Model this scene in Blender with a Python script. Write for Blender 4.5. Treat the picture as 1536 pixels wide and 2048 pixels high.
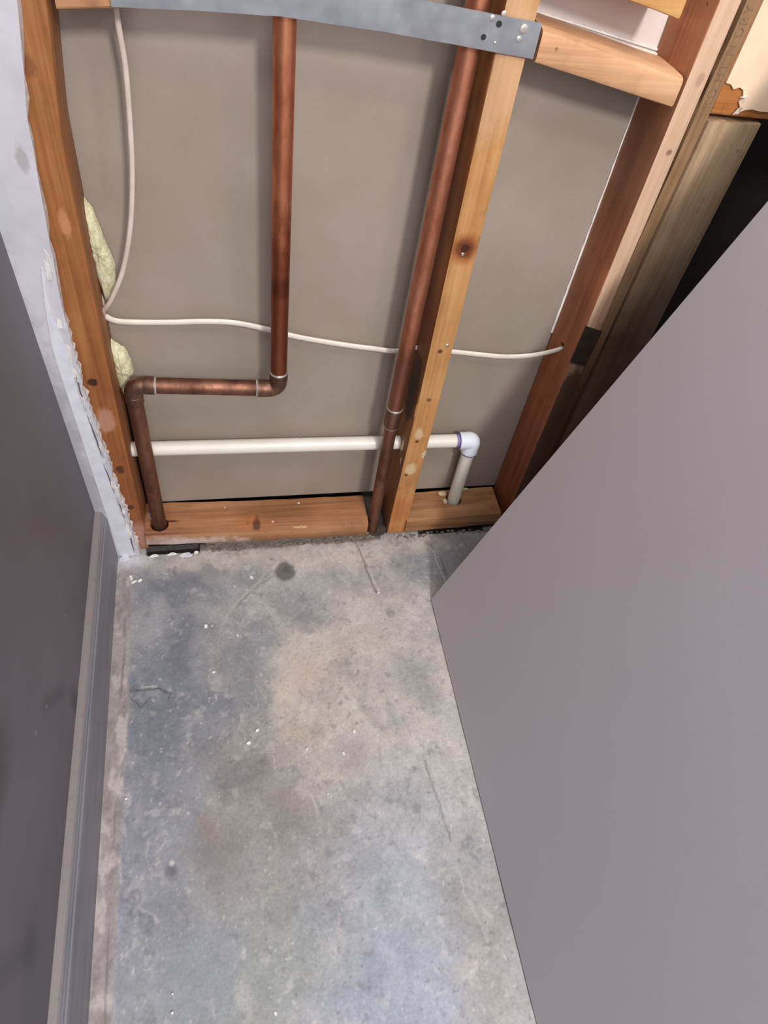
import bpy, bmesh, math, random
import numpy as np
from mathutils import Vector, Matrix, noise
from mathutils.geometry import tessellate_polygon
random.seed(7); rng = np.random.default_rng(7)
for o in list(bpy.data.objects): bpy.data.objects.remove(o)
SC = bpy.context.scene
COL = SC.collection

# ------------------------------------------------------------------ camera
F = 1436.387
R = np.array([[0.97679366, -0.05511282, 0.20697036],
              [-0.17234622, -0.77598041, 0.60675464],
              [0.12716499, -0.62834464, -0.76747122]])      # image axes (right, down, forward) to world
CAM = np.array([-0.05713755, -0.69302552, 0.93475429])
cd = bpy.data.cameras.new('camera'); cam = bpy.data.objects.new('camera', cd); COL.objects.link(cam)
cd.sensor_fit = 'VERTICAL'; cd.sensor_height = 36.0; cd.sensor_width = 27.0
cd.lens = F / 2048 * 36.0; cd.clip_start = 0.02; cd.clip_end = 50
rx, ry, rz = R[:, 0], -R[:, 1], -R[:, 2]
M = Matrix(((rx[0], ry[0], rz[0], CAM[0]), (rx[1], ry[1], rz[1], CAM[1]), (rx[2], ry[2], rz[2], CAM[2]), (0, 0, 0, 1)))
cam.matrix_world = M
SC.camera = cam

def at(px, py, ax, val):
    """the point on the plane axis = val seen at a pixel of the photograph"""
    r = R @ np.array([px - 768, py - 1024, F]); t = (val - CAM[ax]) / r[ax]
    return CAM + r * t

# ------------------------------------------------------------------ world, lights, exposure
W = bpy.data.worlds.new('world'); SC.world = W; W.use_nodes = True
bg = W.node_tree.nodes['Background']; bg.inputs[0].default_value = (0.86, 0.90, 1.0, 1); bg.inputs[1].default_value = 1.0

def area(name, loc, target, size, power, col, sy=None):
    l = bpy.data.lights.new(name, 'AREA'); l.energy = power; l.color = col; l.size = size
    if sy: l.shape = 'RECTANGLE'; l.size_y = sy
    o = bpy.data.objects.new(name, l); COL.objects.link(o); o.location = loc
    o.rotation_euler = (Vector(target) - Vector(loc)).to_track_quat('-Z', 'Y').to_euler()
    return o
area('window_light', (0.50, -2.0, 2.0), (0.2, 0.0, 0.5), 0.26, 46.0, (1.0, 0.96, 0.92))
area('hot_spot_fill', (0.44, -0.50, 1.30), (0.42, 0.0, 0.70), 0.10, 1.6, (1.0, 0.90, 0.80))  # unseen warm lamp added to make a hot spot at upper right
area('overhead_fill', (-0.05, -0.75, 2.25), (0.0, -0.3, 0.0), 0.9, 22.0, (0.92, 0.95, 1.0))  # added soft fill from above, no actual fixture behind it
area('left_rear_fill', (-0.12, -2.1, 1.35), (0.1, 0.0, 0.3), 0.9, 14.0, (0.96, 0.97, 1.0))  # added unseen fill from behind left, lifts the dark stud sides
SC.view_settings.view_transform = 'Standard'; SC.view_settings.look = 'None'
SC.view_settings.gamma = 1.0; SC.view_settings.use_curve_mapping = False
SC.view_settings.exposure = -0.27
SC.cycles.use_denoising = True

# ------------------------------------------------------------------ helpers
def lin(c):
    return tuple((v / 255 / 12.92) if v / 255 <= 0.04045 else ((v / 255 + 0.055) / 1.055) ** 2.4 for v in c)
def lin4(c): return lin(c) + (1.0,)

def link_mesh(name, bm, mat=None, parent=None, smooth=False, sharp=None):
    bmesh.ops.recalc_face_normals(bm, faces=bm.faces[:])
    me = bpy.data.meshes.new(name); bm.to_mesh(me); bm.free()
    o = bpy.data.objects.new(name, me); COL.objects.link(o)
    if mat: me.materials.append(mat)
    if smooth:
        for p in me.polygons: p.use_smooth = True
        if sharp:
            try: me.set_sharp_from_angle(angle=math.radians(sharp))
            except Exception: pass
    if parent is not None: o.parent = parent
    return o
def tag(o, label=None, cat=None, group=None, kind=None):
    if label: o['label'] = label
    if cat: o['category'] = cat
    if group: o['group'] = group
    if kind: o['kind'] = kind
    return o

def bm_box(bm, x0, x1, y0, y1, z0, z1, bev=0.0, n=1):
    r = bmesh.ops.create_cube(bm, size=1.0)
    vs = r['verts']
    for v in vs:
        v.co = Vector((x0 + (v.co.x + .5) * (x1 - x0), y0 + (v.co.y + .5) * (y1 - y0), z0 + (v.co.z + .5) * (z1 - z0)))
    if bev > 0:
        es = list({e for v in vs for e in v.link_edges})
        bmesh.ops.bevel(bm, geom=es, offset=bev, segments=n, profile=0.5, affect='EDGES')
    return bm

def board(name, pts, mat, sec, axis='z', bev=0.003, rough=0.0004, parent=None, seed=0, smooth=True, skew=0.0):
    """a sawn board: pts = list of (position along the axis, offset a, offset b); sec = (a0,a1,b0,b1) its cross-section.
    axis z: a = x, b = y; axis x: a = y, b = z. Edges are eased by bev, faces slightly uneven."""
    bm = bmesh.new()
    a0, a1, b0, b1 = sec; c = bev
    prof = []
    for (pa, pb, sa, sb) in ((a0, b0, 1, 1), (a1, b0, -1, 1), (a1, b1, -1, -1), (a0, b1, 1, -1)):
        k1 = (pa + sa * c, pb); k2 = (pa, pb + sb * c); m = (pa + sa * c * .3, pb + sb * c * .3)
        prof += ([k2, m, k1] if (sa * sb) > 0 else [k1, m, k2])
    # fine stations along the length
    P = []
    for i in range(len(pts) - 1):
        s0, s1 = pts[i], pts[i + 1]; L = abs(s1[0] - s0[0]); n = max(1, min(60, int(L / 0.012)))
        for k in range(n): P.append([s0[j] + (s1[j] - s0[j]) * k / n for j in range(3)])
    P.append(list(pts[-1]))
    rings = []
    for (s, da, db) in P:
        ring = []
        for j, (a, b) in enumerate(prof):
            w = noise.noise(Vector((s * 18, j * 3.1 + seed * 7.7, seed))) * rough + noise.noise(Vector((s * 90, j * 1.7 + seed, 3.3))) * rough * .6
            co = (a + da + w + (skew if b > (b0 + b1) / 2 else 0), b + db + w, s) if axis == 'z' else (s, a + da + w, b + db + w)
            ring.append(bm.verts.new(co))
        rings.append(ring)
    n = len(prof)
    for i in range(len(rings) - 1):
        for j in range(n):
            bm.faces.new((rings[i][j], rings[i][(j + 1) % n], rings[i + 1][(j + 1) % n], rings[i + 1][j]))
    bm.faces.new(rings[0]); bm.faces.new(rings[-1][::-1])
    return link_mesh(name, bm, mat, parent, smooth=smooth, sharp=35)

def smooth_path(P, n=8):
    P = [Vector(p) for p in P]
    Q = [P[0] * 2 - P[1]] + P + [P[-1] * 2 - P[-2]]
    out = []
    for i in range(1, len(Q) - 2):
        p0, p1, p2, p3 = Q[i - 1], Q[i], Q[i + 1], Q[i + 2]
        for k in range(n):
            t = k / n
            out.append(0.5 * ((2 * p1) + (p2 - p0) * t + (2 * p0 - 5 * p1 + 4 * p2 - p3) * t * t + (3 * p1 - p0 - 3 * p2 + p3) * t ** 3))
    out.append(P[-1]); return out

def bm_tube(bm, path, ra, rb=None, seg=24, ref=(0, 1, 0), caps=True):
    """ra: radius (number or list) across; rb: radius along ref"""
    path = [Vector(p) for p in path]; N = len(path)
    ra = ra if isinstance(ra, (list, tuple)) else [ra] * N
    rb = ra if rb is None else (rb if isinstance(rb, (list, tuple)) else [rb] * N)
    ref = Vector(ref); rings = []
    for i, p in enumerate(path):
        t = (path[min(i + 1, N - 1)] - path[max(i - 1, 0)]).normalized()
        b = (ref - t * ref.dot(t)).normalized(); a = t.cross(b)
        rings.append([bm.verts.new(p + a * math.cos(2 * math.pi * k / seg) * ra[i] + b * math.sin(2 * math.pi * k / seg) * rb[i]) for k in range(seg)])
    for i in range(N - 1):
        for k in range(seg):
            bm.faces.new((rings[i][k], rings[i][(k + 1) % seg], rings[i + 1][(k + 1) % seg], rings[i + 1][k]))
    if caps: bm.faces.new(rings[0][::-1]); bm.faces.new(rings[-1])
    return bm
def tube(name, path, ra, mat, parent=None, rb=None, seg=24, ref=(0, 1, 0)):
    bm = bmesh.new(); bm_tube(bm, path, ra, rb, seg, ref)
    return link_mesh(name, bm, mat, parent, smooth=True, sharp=40)

def prism(name, poly, plane, d0, d1, mat, parent=None, back_shift=0.0):
    """polygon (a,b) extruded from d0 to d1; plane 'xz' extrudes along y, 'xy' along z"""
    bm = bmesh.new(); fr, bk = [], []
    for i, (a, b) in enumerate(poly):
        j = back_shift * (random.random() - .5)
        f_ = (a, d0, b) if plane == 'xz' else (a, b, d0); k_ = (a + j, d1, b) if plane == 'xz' else (a + j, b, d1)
        fr.append(bm.verts.new(f_)); bk.append(bm.verts.new(k_))
    n = len(poly)
    for tri in tessellate_polygon([[Vector((a, b, 0)) for (a, b) in poly]]):
        bm.faces.new([fr[i] for i in tri]); bm.faces.new([bk[i] for i in tri[::-1]])
    for i in range(n): bm.faces.new((fr[i], bk[i], bk[(i + 1) % n], fr[(i + 1) % n]))
    return link_mesh(name, bm, mat, parent)

def drill(o, cuts):
    """real holes: cuts = [(start, end, radius), ...]"""
    tmp = []
    for (a, b, r) in cuts:
        bm = bmesh.new(); bm_tube(bm, [a, b], r, seg=20, ref=(0.3, 0.5, 0.81))
        c = link_mesh('drill', bm); tmp.append(c)
        m = o.modifiers.new('hole', 'BOOLEAN'); m.operation = 'DIFFERENCE'; m.object = c; m.solver = 'EXACT'
    bpy.context.view_layer.update()
    dg = bpy.context.evaluated_depsgraph_get()
    me = bpy.data.meshes.new_from_object(o.evaluated_get(dg))
    o.modifiers.clear(); old = o.data; o.data = me; me.name = old.name; bpy.data.meshes.remove(old)
    for c in tmp: bpy.data.objects.remove(c)

# ------------------------------------------------------------------ node materials
class NT:
    def __init__(s, name):
        s.m = bpy.data.materials.new(name); s.m.use_nodes = True; s.t = s.m.node_tree; s.b = s.t.nodes['Principled BSDF']
        s.pos = s.new('ShaderNodeNewGeometry').outputs['Position']
    def new(s, typ, **kw):
        n = s.t.nodes.new(typ)
        for k, v in kw.items(): setattr(n, k, v)
        return n
    def put(s, sock, v):
        if hasattr(v, 'is_linked') or isinstance(v, bpy.types.NodeSocket): s.t.links.new(v, sock)
        else: sock.default_value = v
    def math(s, op, a, b=None, clamp=False):
        n = s.new('ShaderNodeMath', operation=op, use_clamp=clamp); s.put(n.inputs[0], a)
        if b is not None: s.put(n.inputs[1], b)
        return n.outputs[0]
    def vmath(s, op, a, b=None):
        n = s.new('ShaderNodeVectorMath', operation=op); s.put(n.inputs[0], a)
        if b is not None: s.put(n.inputs[1], b)
        return n.outputs['Value'] if op in ('LENGTH', 'DISTANCE', 'DOT_PRODUCT') else n.outputs[0]
    def scaled(s, sc, off=(0, 0, 0)):
        return s.vmath('ADD', s.vmath('MULTIPLY', s.pos, sc), off)
    def noise(s, vec, scale=1.0, detail=4.0, rough=0.55, dist=0.0):
        n = s.new('ShaderNodeTexNoise'); s.put(n.inputs['Vector'], vec); n.inputs['Scale'].default_value = scale
        n.inputs['Detail'].default_value = detail; n.inputs['Roughness'].default_value = rough; n.inputs['Distortion'].default_value = dist
        return n.outputs['Fac']
    def ramp(s, fac, stops):
        n = s.new('ShaderNodeValToRGB'); s.put(n.inputs[0], fac); e = n.color_ramp.elements
        while len(e) < len(stops): e.new(0.5)
        for k, (p, c) in enumerate(stops): e[k].position = p; e[k].color = c if len(c) == 4 else tuple(c) + (1,)
        return n.outputs[0]
    def range(s, v, a, b, c=0.0, d=1.0):
        n = s.new('ShaderNodeMapRange'); s.put(n.inputs[0], v)
        for i, x in enumerate((a, b, c, d)): n.inputs[i + 1].default_value = x
        return n.outputs[0]
    def mix(s, fac, a, b, blend='MIX'):
        n = s.new('ShaderNodeMix', data_type='RGBA', blend_type=blend)
        s.put(n.inputs[0], fac); s.put(n.inputs[6], a); s.put(n.inputs[7], b); return n.outputs[2]
    def blob(s, col, c, r, rgb, strength=1.0, soft=0.5, wob=0.35, wscale=60):
        """a stain: ellipsoid at world position c with radii r, its outline broken up by noise"""
        d = s.vmath('LENGTH', s.vmath('DIVIDE', s.vmath('SUBTRACT', s.pos, tuple(c)), tuple(r)))
        if wob: d = s.math('ADD', d, s.math('MULTIPLY', s.math('SUBTRACT', s.noise(s.pos, max(wscale * .4, .55 / min(r)), 4, .65), 0.5), wob * 4))
        f = s.range(d, 1.0 + soft * .5, 1.0 - soft * .5, 0.0, strength)
        return s.mix(f, col, lin4(rgb))
    def bump(s, h, strength=0.3, dist=0.001):
        n = s.new('ShaderNodeBump'); n.inputs['Strength'].default_value = strength; n.inputs['Distance'].default_value = dist
        s.put(n.inputs['Height'], h); s.t.links.new(n.outputs[0], s.b.inputs['Normal'])
    def out(s, col, rough=0.6, metal=0.0, spec=0.4):
        s.put(s.b.inputs['Base Color'], col); s.put(s.b.inputs['Roughness'], rough); s.b.inputs['Metallic'].default_value = metal
        s.b.inputs['Specular IOR Level'].default_value = spec
        return s.m

def wood(name, light, mid, dark, axis='z', seed=0.0, stains=(), knots=(), rough=0.55, zfade=None):
    N = NT(name)
    st = {'z': (70, 70, 3.0), 'x': (3.0, 70, 70)}[axis]; fi = {'z': (330, 330, 6.0), 'x': (6.0, 330, 330)}[axis]
    o = (seed * 13.7, seed * 5.1, seed * 3.3)
    big = N.noise(N.scaled(st, o), 0.6, 3, 0.5, 0.8); fine = N.noise(N.scaled(fi, o), 1.0, 3, 0.6)
    mott = N.noise(N.scaled((9, 9, 9), o), 1.0, 4, 0.6)
    f = N.math('ADD', N.math('MULTIPLY', big, 0.48), N.math('ADD', N.math('MULTIPLY', fine, 0.24), N.math('MULTIPLY', mott, 0.28)))
    col = N.ramp(f, [(0.37, lin(dark)), (0.5, lin(mid)), (0.63, lin(light))])
    if zfade:                                   # darker, redder wood below a height; on the jack stud it paints shadow
        z0, z1, rgb, k = zfade
        sep = N.new('ShaderNodeSeparateXYZ'); N.put(sep.inputs[0], N.pos)
        zz = N.math('ADD', sep.outputs[2], N.math('MULTIPLY', N.math('SUBTRACT', mott, .5), 0.12))
        col = N.mix(N.range(zz, z1, z0, 0, k), col, lin4(rgb), 'MULTIPLY')
    for (c, r, rgb, k) in stains: col = N.blob(col, c, r, rgb, k)
    for (c, r) in knots:
        for (q, rgb, k) in ((1.5, (150, 85, 40), .7), (1.0, (98, 46, 22), .85), (0.45, (60, 26, 14), .9)):
            col = N.blob(col, c, (r * q,) * 3, rgb, k, soft=.5, wob=.25, wscale=90)
    grime = N.noise(N.scaled((22, 22, 14), o), 1.0, 5, .7)
    col = N.mix(N.range(grime, .56, .74, 0, .45), col, lin4(tuple(v * .62 for v in mid)))
    # small pin specks
    v = N.new('ShaderNodeTexVoronoi'); N.put(v.inputs['Vector'], N.scaled((38, 38, 30), o)); v.inputs['Scale'].default_value = 1.0
    col = N.mix(N.range(v.outputs['Distance'], 0.075, 0.03, 0, .6), col, lin4((84, 40, 20)))
    N.bump(N.math('ADD', N.math('MULTIPLY', fine, .6), big), 0.25, 0.001)
    return N.out(col, rough, spec=0.35)

def plain(name, rgb, rough=0.6, var=0.08, scale=30, metal=0.0, bump=0.1, spec=0.4, rgb2=None, stains=(), speck=0.0):
    N = NT(name); n = N.noise(N.pos, scale, 5, 0.6)
    a = tuple(min(255, v * (1 + var)) for v in rgb); b = tuple(v * (1 - var) for v in (rgb2 or rgb))
    col = N.ramp(n, [(0.3, lin(b)), (0.7, lin(a))])
    if speck:
        col = N.mix(N.range(N.noise(N.pos, 900, 2), 0.45, 0.75, 0, speck), col, lin4(tuple(v * .82 for v in rgb)))
    for (c, r, q, k) in stains: col = N.blob(col, c, r, q, k)
    if bump: N.bump(N.noise(N.pos, scale * 12, 3), bump, 0.0006)
    return N.out(col, rough, metal, spec)

mat_copper = None
def copper(name, base, tarn, rough=0.32, stains=(), k=.7):
    N = NT(name)
    n = N.noise(N.scaled((40, 40, 12)), 1.0, 5, 0.65); n2 = N.noise(N.scaled((160, 160, 60)), 1.0, 3, 0.6)
    col = N.ramp(N.math('ADD', N.math('MULTIPLY', n, .75), N.math('MULTIPLY', n2, .25)), [(0.38, lin(tarn)), (0.6, lin(base))])
    for (c, r, q, kk) in stains: col = N.blob(col, c, r, q, kk)
    N.bump(n2, 0.08, 0.0005)
    return N.out(col, N.range(n, .3, .7, rough + .12, rough), .9, .5)
M_COPPER = copper('copper', (226, 150, 112), (182, 106, 74), .40, stains=[((.01, .015, .36), (.06, .06, .17), (122, 62, 42), .75), ((.01, .015, .46), (.06, .06, .012), (96, 48, 34), .6)])
M_COPPER_DULL = copper('copper_dull', (148, 104, 84), (104, 70, 56), 0.48)
M_FITTING = copper('copper_fitting', (142, 106, 88), (92, 66, 54), 0.42)
M_SOLDER = plain('solder', (205, 198, 188), 0.35, .1, 80, metal=.7)
M_GALV = None
N = NT('galvanized_steel')
v = N.new('ShaderNodeTexVoronoi'); N.put(v.inputs['Vector'], N.pos); v.inputs['Scale'].default_value = 90
n = N.noise(N.pos, 25, 5, .6)
c = N.mix(0.35, N.ramp(n, [(0.3, lin((124, 127, 131))), (0.7, lin((162, 165, 169)))]), N.ramp(v.outputs['Distance'], [(0, lin((158, 162, 168))), (1, lin((118, 122, 130)))]))
N.bump(n, .1, .0006); M_GALV = N.out(c, 0.45, 0.35, .5)
M_PVC = plain('pvc_pipe', (226, 220, 208), 0.32, .03, 12, bump=.03, spec=.5)
M_PVC_FIT = plain('pvc_fitting', (226, 230, 240), 0.28, .03, 12, bump=.03, spec=.5)
M_PRIMER = plain('purple_primer', (128, 116, 158), 0.4, .12, 90)
M_CABLE = plain('cable_sheath', (224, 214, 202), 0.4, .04, 40, bump=.05)
M_CABLE_WARM = plain('cable_sheath_aged', (206, 190, 178), 0.45, .05, 40, bump=.05)
M_PAPER = plain('drywall_paper', (228, 223, 218), 0.85, .06, 60)
M_PLASTER = plain('plaster_white', (225, 222, 220), 0.85, .06, 90)
M_CORE = plain('gypsum_core', (205, 196, 192), 0.95, .12, 140, bump=.4)
M_TAN = plain('tan_drywall', (158, 145, 134), 0.75, .03, 5, bump=.05, rgb2=(150, 136, 122), speck=.25)
M_UPPER = plain('primed_drywall', (214, 204, 200), 0.8, .03, 8, bump=.05)
M_DARK = plain('dark_cavity', (30, 22, 18), 0.9, .2, 20)  # near-black colour standing in for the shade inside closed cavities
M_PANEL = plain('panel_paint', (190, 184, 190), 0.6, .012, 3, bump=.03, speck=.22)
M_PANEL_EDGE = plain('panel_edge', (120, 112, 108), 0.8, .1, 60)
M_ROOMWALL = plain('room_paint', (176, 172, 172), 0.7, .03, 4)

# ------------------------------------------------------------------ floor (worn concrete slab)
def fbm(X, Y, sc, oct=5, seed=0, gain=.55):
    g = np.random.default_rng(seed); out = np.zeros_like(X); amp = 1; tot = 0
    for o_ in range(oct):
        T = g.random((64, 64)); u = X * sc + 17.3 * o_; w = Y * sc + 5.9 * o_
        i = np.floor(u).astype(int); j = np.floor(w).astype(int); fu = u - i; fw = w - j
        fu = fu * fu * (3 - 2 * fu); fw = fw * fw * (3 - 2 * fw)
        a = T[i % 64, j % 64]; b = T[(i + 1) % 64, j % 64]; c_ = T[i % 64, (j + 1) % 64]; d = T[(i + 1) % 64, (j + 1) % 64]
        out += amp * ((a * (1 - fu) + b * fu) * (1 - fw) + (c_ * (1 - fu) + d * fu) * fw); tot += amp; amp *= gain; sc *= 2.03
    return out / tot
def axis_pts(lo, a, b, hi, fine, coarse=.12):
    return np.unique(np.round(np.concatenate([np.arange(lo, a, coarse), np.arange(a, b, fine), np.arange(b, hi + 1e-6, coarse), [hi]]), 5))
xs = axis_pts(-0.9, -0.245, 0.42, 1.5, 0.0016); ys = axis_pts(-2.3, -1.30, 0.07, 0.5, 0.0020)
X, Y = np.meshgrid(xs, ys, indexing='ij')
def c3(r, g_, b): return np.array(lin((r, g_, b)))
big = fbm(X, Y, 9, 5, 1); med = fbm(X, Y, 34, 5, 2); fin = fbm(X, Y, 150, 4, 3); wx = (fbm(X, Y, 22, 3, 4) - .5); wy = (fbm(X, Y, 22, 3, 5) - .5)
fw1 = fbm(X, Y, 70, 3, 8) - .5; fw2 = fbm(X, Y, 70, 3, 9) - .5
colr = np.zeros(X.shape + (3,)) + c3(168, 166, 166)
hgt = (med - .5) * .0012 + (big - .5) * .002
def over(mask, rgb, k=1.0):
    global colr
    m = np.clip(mask, 0, 1)[..., None] * k; colr = colr * (1 - m) + c3(*rgb) * m
def P(px, py): q = at(px, py, 2, 0.0); return q[0], q[1]
def blob(px, py, rx_, ry_, soft=.6, warp=.05, fine=0.0):
    """a patch around a floor point, radii in metres, ragged outline"""
    cx_, cy_ = P(px, py)
    d = np.hypot((X + wx * warp + fw1 * fine - cx_) / rx_, (Y + wy * warp + fw2 * fine - cy_) / ry_)
    return np.clip((1 + soft / 2 - d) / soft, 0, 1)
def stroke(pts, w, jit=.004, soft=1.0):
    Q = [P(*p) for p in pts]; best = np.full(X.shape, 9.0)
    Xw = X + fw1 * jit; Yw = Y + fw2 * jit
    for (x0, y0), (x1, y1) in zip(Q[:-1], Q[1:]):
        dx, dy = x1 - x0, y1 - y0; t = np.clip(((Xw - x0) * dx + (Yw - y0) * dy) / (dx * dx + dy * dy + 1e-12), 0, 1)
        best = np.minimum(best, np.hypot(Xw - x0 - t * dx, Yw - y0 - t * dy))
    return np.clip(1.5 - best / w * soft, 0, 1)
# broad zones
over(blob(700, 1330, .17, .13, 1.3, .12), (190, 180, 170), .95)
over(blob(640, 1520, .12, .09, 1.3, .1), (186, 176, 166), .75)
over(blob(840, 1500, .08, .18, 1.2, .08), (184, 180, 176), .6)
over(blob(680, 1110, .30, .02, 1.0, .04), (190, 180, 170), .8)
over(blob(480, 1100, .09, .018, 1.0, .04), (182, 172, 164), .6)
over(blob(340, 1400, .07, .17, .9, .09), (116, 121, 129), .95)
over(blob(330, 1650, .06, .14, 1.0, .07), (128, 132, 142), .85)
over(blob(350, 1190, .08, .03, .9, .06), (126, 130, 136), .75)
over(blob(300, 1900, .08, .12, 1.0, .07), (134, 137, 150), .7)
over(blob(500, 1265, .04, .05, .9, .07), (128, 132, 137), .75)
over(blob(500, 1160, .03, .03, .9, .05), (128, 131, 134), .7)
over(blob(500, 1400, .03, .06, 1.0, .06), (134, 137, 141), .7)
over(blob(480, 1560, .07, .06, 1.2, .07), (140, 135, 132), .8)
over(blob(520, 1780, .10, .10, 1.2, .08), (146, 147, 145), .75)
over(blob(640, 1640, .10, .06, 1.2, .08), (150, 146, 144), .7)
over(blob(480, 2000, .12, .06, 1.2, .07), (140, 146, 145), .75)
over(blob(830, 1850, .10, .14, 1.0, .06), (160, 166, 175), .85)
over(blob(790, 2010, .07, .05, 1.2, .05), (156, 162, 182), .6)
over(blob(620, 1200, .045, .035, 1.1, .07), (142, 143, 145), .65)
over(blob(850, 1130, .04, .025, 1.0, .06), (128, 132, 138), .8)  # this patch and the next paint the soft shade behind the panel
over(blob(940, 1100, .05, .03, 1.0, .06), (122, 122, 124), .75)
over(blob(800, 1350, .04, .03, 1.2, .07), (150, 149, 148), .55)
over(blob(960, 1900, .04, .10, 1.0, .05), (162, 158, 152), .7)
over(blob(930, 1700, .03, .06, 1.0, .05), (152, 153, 154), .6)
# mottling
g1 = np.clip((med - .5) * 5, -1, 1); g2 = np.clip((big - .5) * 5, -1, 1); g3 = np.clip((fin - .5) * 4, -1, 1)
blot = fbm(X + wx * .04, Y + wy * .04, 26, 5, 21); over((blot - .56) * 6, (126, 130, 136), .28)
blot = fbm(X + wx * .04, Y + wy * .04, 30, 5, 22); over((blot - .57) * 6, (192, 186, 180), .25)
blot = fbm(X + fw1 * .01, Y + fw2 * .01, 95, 4, 23); over((blot - .66) * 12, (108, 110, 114), .4)
blot = fbm(X + fw1 * .01, Y + fw2 * .01, 85, 4, 24); over((blot - .67) * 12, (202, 198, 194), .3)
blot = fbm(X, Y, 240, 2, 25); over((blot - .80) * 14, (205, 200, 196), .55)
blot = fbm(X, Y, 260, 2, 26); over((blot - .83) * 14, (88, 84, 82), .5)
colr *= (1 + .085 * g1 + .05 * g2 + .075 * g3)[..., None]
# stains, scratches and cracks with shapes of their own
over(blob(570, 1142, .0155, .0185, .35, .006, .006), (88, 88, 84), .85)
over(blob(571, 1139, .007, .006, .8, .006, .006), (74, 74, 70), .5)
over(blob(782, 1228, .0065, .0065, .3, .003, .002), (140, 141, 138), .85); over(blob(784, 1231, .004, .004, .5, 0), (160, 160, 156), .7)
over(blob(833, 1618, .006, .006, .5, .004, .002), (124, 128, 128), .6)
over(stroke([(515, 1165), (478, 1200), (452, 1235), (440, 1265), (436, 1300), (437, 1335)], .0008), (184, 178, 172), .55)
over(stroke([(560, 1100), (530, 1150), (505, 1180)], .0016, .008), (176, 170, 164), .7)
over(stroke([(548, 1152), (500, 1185), (470, 1215)], .0012, .006), (110, 112, 112), .5)
cr = stroke([(712, 1083), (720, 1100), (730, 1130), (742, 1160), (752, 1185)], .0009, .004); over(cr, (112, 98, 90), .9); hgt -= cr * .002
over(stroke([(716, 1083), (736, 1125), (748, 1160), (757, 1187)], .0009, .005), (206, 190, 182), .6)
cr = stroke([(850, 1520), (858, 1550), (868, 1580), (880, 1610), (890, 1650), (902, 1680)], .0009, .004); over(cr, (112, 114, 118), .7); hgt -= cr * .0015
over(stroke([(858, 1520), (880, 1590), (893, 1630), (905, 1672)], .0006, .004), (196, 192, 188), .6)
over(stroke([(905, 1680), (915, 1740), (935, 1800), (960, 1850), (975, 1880)], .0012, .008), (178, 178, 178), .6)
over(stroke([(868, 1100), (872, 1120), (885, 1150), (895, 1172)], .0009, .003), (196, 194, 190), .7)
over(stroke([(880, 1115), (893, 1150), (900, 1165)], .0008, .003), (84, 82, 80), .7)
over(stroke([(262, 1383), (290, 1380), (315, 1376), (340, 1385), (338, 1398)], .0010, .006), (66, 68, 72), .8)
over(stroke([(262, 1400), (285, 1412), (300, 1396)], .0010, .006), (78, 80, 84), .7)
over(stroke([(285, 1374), (312, 1373)], .0012, .004), (190, 186, 180), .7)
over(stroke([(622, 1590), (632, 1612), (637, 1628)], .0018, .004), (186, 180, 174), .8)
over(stroke([(676, 1830), (678, 1860), (682, 1880)], .0014, .004), (178, 172, 172), .8)
over(blob(714, 1660, .007, .004, .5, .004), (184, 184, 190), .7); over(blob(692, 1715, .006, .005, .6, .006), (184, 180, 184), .6)
over(blob(418, 1655, .014, .010, 1.2, .03, .02), (160, 134, 122), .5); over(blob(440, 1690, .03, .02, 1.2, .04, .02), (122, 112, 110), .45)
for (px, py, rx_, ry_, c_, k_) in ((480, 1560, .03, .02, (118, 114, 114), .5), (560, 1600, .03, .015, (128, 120, 116), .5), (600, 1640, .05, .02, (132, 124, 118), .4), (850, 1380, .02, .03, (138, 137, 136), .45),
        (700, 1500, .03, .02, (140, 138, 142), .4), (610, 1230, .02, .02, (132, 134, 136), .45), (350, 1180, .05, .012, (112, 116, 120), .5), (420, 1150, .03, .01, (120, 122, 124), .5), (470, 1340, .02, .04, (112, 116, 122), .5),
        (300, 1230, .02, .03, (160, 162, 164), .6), (380, 1230, .02, .012, (156, 158, 160), .4), (380, 1560, .03, .02, (150, 154, 162), .4), (450, 1700, .03, .03, (126, 124, 122), .4), (560, 1770, .03, .04, (136, 138, 134), .4),
        (400, 1950, .04, .04, (140, 144, 158), .5), (900, 1250, .01, .02, (178, 174, 166), .6), (880, 1440, .02, .03, (180, 178, 174), .5), (760, 1560, .03, .02, (180, 178, 178), .5)):
    over(blob(px, py, rx_, ry_, 1.0, .05, .02), c_, k_)
over(blob(600, 1350, .03, .03, 1.2, .06), (196, 174, 158), .35); over(blob(590, 1470, .02, .016, 1.2, .04), (200, 174, 150), .35)
over(stroke([(245, 1745), (262, 1790), (282, 1850)], .0060, .05), (96, 97, 112), .4)
over(stroke([(240, 1730), (244, 1765)], .0012, .01), (180, 178, 184), .7); over(stroke([(280, 1815), (318, 1842)], .0014, .006), (176, 170, 172), .7)
over(blob(345, 1737, .006, .008, .8, .01, .008), (92, 92, 102), .6); over(blob(345, 1727, .003, .003, .6, .004), (200, 198, 196), .8)
over(stroke([(790, 1960), (820, 1962), (830, 1985)], .003, .02), (170, 168, 176), .35)
over(stroke([(905, 1930), (940, 1900), (985, 1890)], .004, .03), (184, 176, 170), .5); over(stroke([(940, 1910), (970, 1960), (1010, 1975)], .004, .03), (140, 140, 136), .45)
for k in range(26):     # faint drag scratches
    px = random.uniform(450, 930); py = random.uniform(1180, 1980); a = random.uniform(-.6, 1.2); L = random.uniform(15, 60)
    over(stroke([(px, py), (px + math.sin(a) * L, py + math.cos(a) * L)], .0006, .004), random.choice([(190, 185, 180), (122, 122, 124), (200, 190, 182)]), .4)
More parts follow.
